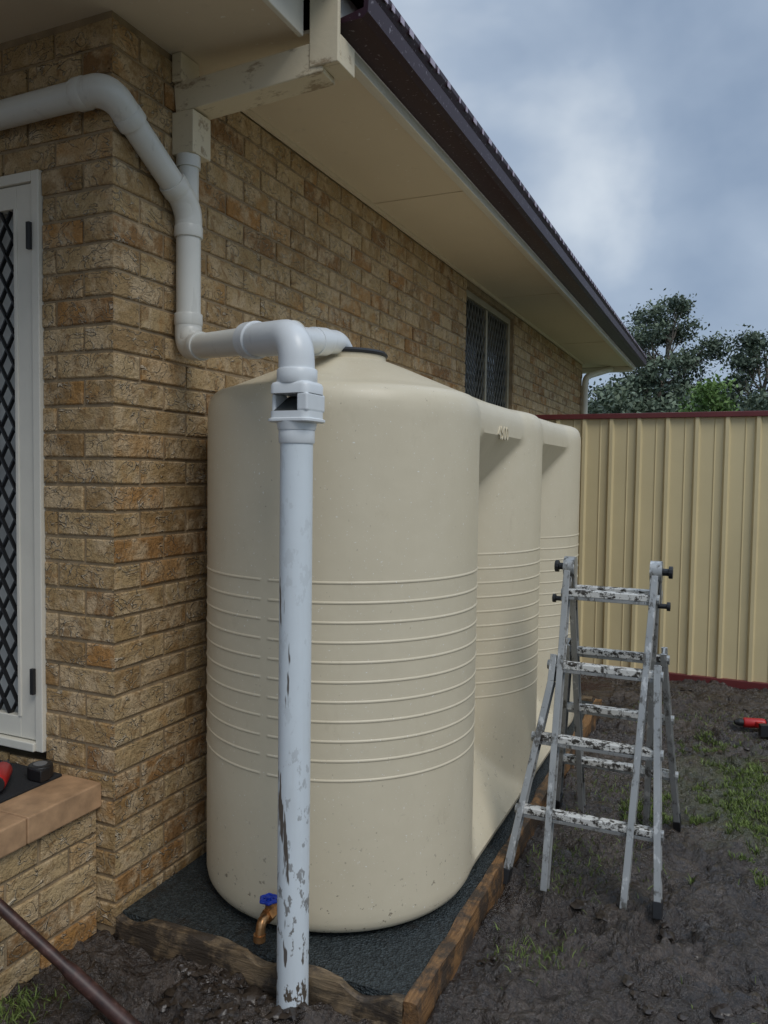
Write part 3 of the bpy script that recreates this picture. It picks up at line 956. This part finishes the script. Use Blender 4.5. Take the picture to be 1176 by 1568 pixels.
# ------------------------------------------------------------ tools
def drill(name, loc, rot):
    e = empty(name, loc); e.rotation_euler = rot
    m1 = MB(); m1.tube([(-0.07, 0, 0), (-0.06, 0, 0), (0.05, 0, 0), (0.06, 0, 0)], [0.022, 0.030, 0.030, 0.024], 16)
    m1.bar((-0.02, 0, -0.01), (-0.05, 0, -0.13), 0.032, 0.042, (1, 0, 0)); m1.obj('body', M_RED, e, smooth=True, bevel=0.004)
    m2 = MB(); m2.tube([(0.06, 0, 0), (0.085, 0, 0), (0.11, 0, 0)], [0.024, 0.022, 0.012], 14)
    m2.tube([(0.11, 0, 0), (0.15, 0, 0)], 0.004, 6)
    m2.tube([(-0.075, 0, 0), (-0.069, 0, 0)], 0.028, 14)
    m2.bar((-0.034, 0, -0.06), (-0.052, 0, -0.125), 0.035, 0.030, (1, 0, 0))
    m2.box((-0.10, -0.035, -0.175), (0.01, 0.035, -0.132)); m2.obj('chuck_and_battery', M_BLACK, e, bevel=0.006)
drill('cordless_drill', (1.98, 3.24, 0.04), (math.radians(92), 0, math.radians(195)))
drill('cordless_drill', (-0.285, -0.205, PZ+0.047), (math.radians(90), 0, math.radians(130)))
tm = empty('tape_measure', (-0.24, -0.085, PZ+0.011))
mb = MB(); mb.tube([(0, 0, 0), (0, 0, 0.004), (0, 0, 0.040), (0, 0, 0.044)], [0.036, 0.040, 0.040, 0.036], 24)
mb.box((0.0, -0.040, 0.002), (0.046, 0.0, 0.040)); mb.obj('case', M_BLACK, tm, smooth=True, bevel=0.003)
mb = MB(); mb.tube([(0, 0, 0.044), (0, 0, 0.046)], 0.022, 24); mb.obj('label', plain('grey_label', (0.15, 0.15, 0.15)), tm)
mb = MB(); mb.box((-1.1, -0.35, PZ), (-0.20, -0.03, PZ+0.010)); mb.obj('door_mat', plain('black_mat', (0.015, 0.016, 0.018), 0.9, bump=1.0, bscale=200), None, bevel=0.003)
bar = empty('rusty_steel_bar')
a = V((0.50, -0.305, -0.10)); b = V((-0.16, -0.54, 0.50))
mb = MB(); mb.tube([a, a.lerp(b, 0.42), a.lerp(b, 0.45), b, a.lerp(b, 1.5)], [0.022, 0.021, 0.016, 0.015, 0.014], 14); mb.obj('shaft', M_RUST, bar, smooth=True)

# ------------------------------------------------------------ world and sun
w = bpy.data.worlds.new('World'); scene.world = w; w.use_nodes = True
nt = w.node_tree; nt.nodes.clear()
out = nt.nodes.new('ShaderNodeOutputWorld')
sky = nt.nodes.new('ShaderNodeTexSky'); sky.sky_type = 'NISHITA'; sky.sun_disc = False
SUNAZ = math.radians(125); SUNEL = math.radians(50)
sky.sun_elevation = SUNEL; sky.sun_rotation = SUNAZ
bg1 = nt.nodes.new('ShaderNodeBackground'); bg1.inputs[1].default_value = 0.07
nt.links.new(sky.outputs[0], bg1.inputs[0])
tc = nt.nodes.new('ShaderNodeTexCoord')
mp = nt.nodes.new('ShaderNodeMapping'); mp.inputs['Scale'].default_value = (1, 1, 1.5)
mp.inputs['Location'].default_value = (0.35, 0.2, 0.1)
nt.links.new(tc.outputs['Generated'], mp.inputs['Vector'])
no = nt.nodes.new('ShaderNodeTexNoise'); no.inputs['Scale'].default_value = 2.4; no.inputs['Detail'].default_value = 5; no.inputs['Roughness'].default_value = 0.5; no.inputs['Distortion'].default_value = 0.2
nt.links.new(mp.outputs[0], no.inputs['Vector'])
nrm = nt.nodes.new('ShaderNodeVectorMath'); nrm.operation = 'SUBTRACT'
nt.links.new(tc.outputs['Generated'], nrm.inputs[0]); nrm.inputs[1].default_value = (-0.135, 0.935, 0.31)
sc_ = nt.nodes.new('ShaderNodeVectorMath'); sc_.operation = 'MULTIPLY'; sc_.inputs[1].default_value = (9, 4, 5.5)
nt.links.new(nrm.outputs[0], sc_.inputs[0])
ln = nt.nodes.new('ShaderNodeVectorMath'); ln.operation = 'LENGTH'; nt.links.new(sc_.outputs[0], ln.inputs[0])
no2 = nt.nodes.new('ShaderNodeTexNoise'); no2.inputs['Scale'].default_value = 9; no2.inputs['Detail'].default_value = 5
nt.links.new(tc.outputs['Generated'], no2.inputs['Vector'])
mrb = nt.nodes.new('ShaderNodeMapRange'); mrb.interpolation_type = 'SMOOTHSTEP'
mrb.inputs[1].default_value = 1.0; mrb.inputs[2].default_value = 0.0; mrb.inputs[3].default_value = 0.0; mrb.inputs[4].default_value = 0.40
nt.links.new(ln.outputs['Value'], mrb.inputs[0])
ml_ = nt.nodes.new('ShaderNodeMath'); ml_.operation = 'MULTIPLY'; nt.links.new(mrb.outputs[0], ml_.inputs[0]); nt.links.new(no2.outputs['Fac'], ml_.inputs[1])
ad_ = nt.nodes.new('ShaderNodeMath'); ad_.operation = 'ADD'; nt.links.new(no.outputs['Fac'], ad_.inputs[0]); nt.links.new(ml_.outputs[0], ad_.inputs[1])
cr = nt.nodes.new('ShaderNodeValToRGB')
e = cr.color_ramp.elements
e[0].position = 0.34; e[0].color = (0.25, 0.335, 0.47, 1)
e[1].position = 0.76; e[1].color = (0.74, 0.81, 0.88, 1)
e.new(0.54).color = (0.39, 0.48, 0.61, 1)
nt.links.new(ad_.outputs[0], cr.inputs[0])
sp = nt.nodes.new('ShaderNodeSeparateXYZ'); nt.links.new(tc.outputs['Generated'], sp.inputs[0])
mr_ = nt.nodes.new('ShaderNodeMapRange'); mr_.inputs[1].default_value = 0.5; mr_.inputs[2].default_value = 1.0
mr_.inputs[3].default_value = 1.05; mr_.inputs[4].default_value = 2.4
nt.links.new(sp.outputs['Z'], mr_.inputs[0])
bg2 = nt.nodes.new('ShaderNodeBackground')
nt.links.new(cr.outputs[0], bg2.inputs[0]); nt.links.new(mr_.outputs[0], bg2.inputs[1])
mx = nt.nodes.new('ShaderNodeMixShader'); mx.inputs[0].default_value = 0.85
nt.links.new(bg1.outputs[0], mx.inputs[1]); nt.links.new(bg2.outputs[0], mx.inputs[2])
nt.links.new(mx.outputs[0], out.inputs['Surface'])
sd = bpy.data.lights.new('sun', 'SUN'); sd.energy = 1.35; sd.angle = math.radians(28); sd.color = (1.0, 0.96, 0.9)
so = bpy.data.objects.new('sun', sd); COL.objects.link(so)
dirv = V((math.sin(SUNAZ)*math.cos(SUNEL), math.cos(SUNAZ)*math.cos(SUNEL), math.sin(SUNEL)))
so.rotation_euler = dirv.to_track_quat('Z', 'Y').to_euler(); so.location = dirv*20
scene.view_settings.view_transform = 'Standard'; scene.view_settings.look = 'None'; scene.view_settings.exposure = 0

# ------------------------------------------------------------ camera
cd = bpy.data.cameras.new('camera'); cam = bpy.data.objects.new('camera', cd); COL.objects.link(cam)
cd.lens = 27.5; cd.sensor_width = 36; cd.sensor_fit = 'AUTO'; cd.clip_end = 2000; cd.clip_start = 0.05
yaw = math.radians(24.1); pit = math.radians(2.8); rol = math.radians(0.75)
F = V((-math.sin(yaw)*math.cos(pit), math.cos(yaw)*math.cos(pit), -math.sin(pit)))
Rt = V((math.cos(yaw), math.sin(yaw), 0)); U = Rt.cross(F)
R2 = Rt*math.cos(rol) + U*math.sin(rol); U2 = -Rt*math.sin(rol) + U*math.cos(rol)
M = Matrix((R2, U2, -F)).transposed().to_4x4()
M.translation = V((1.83, -1.95, 1.52))
cam.matrix_world = M
scene.camera = cam
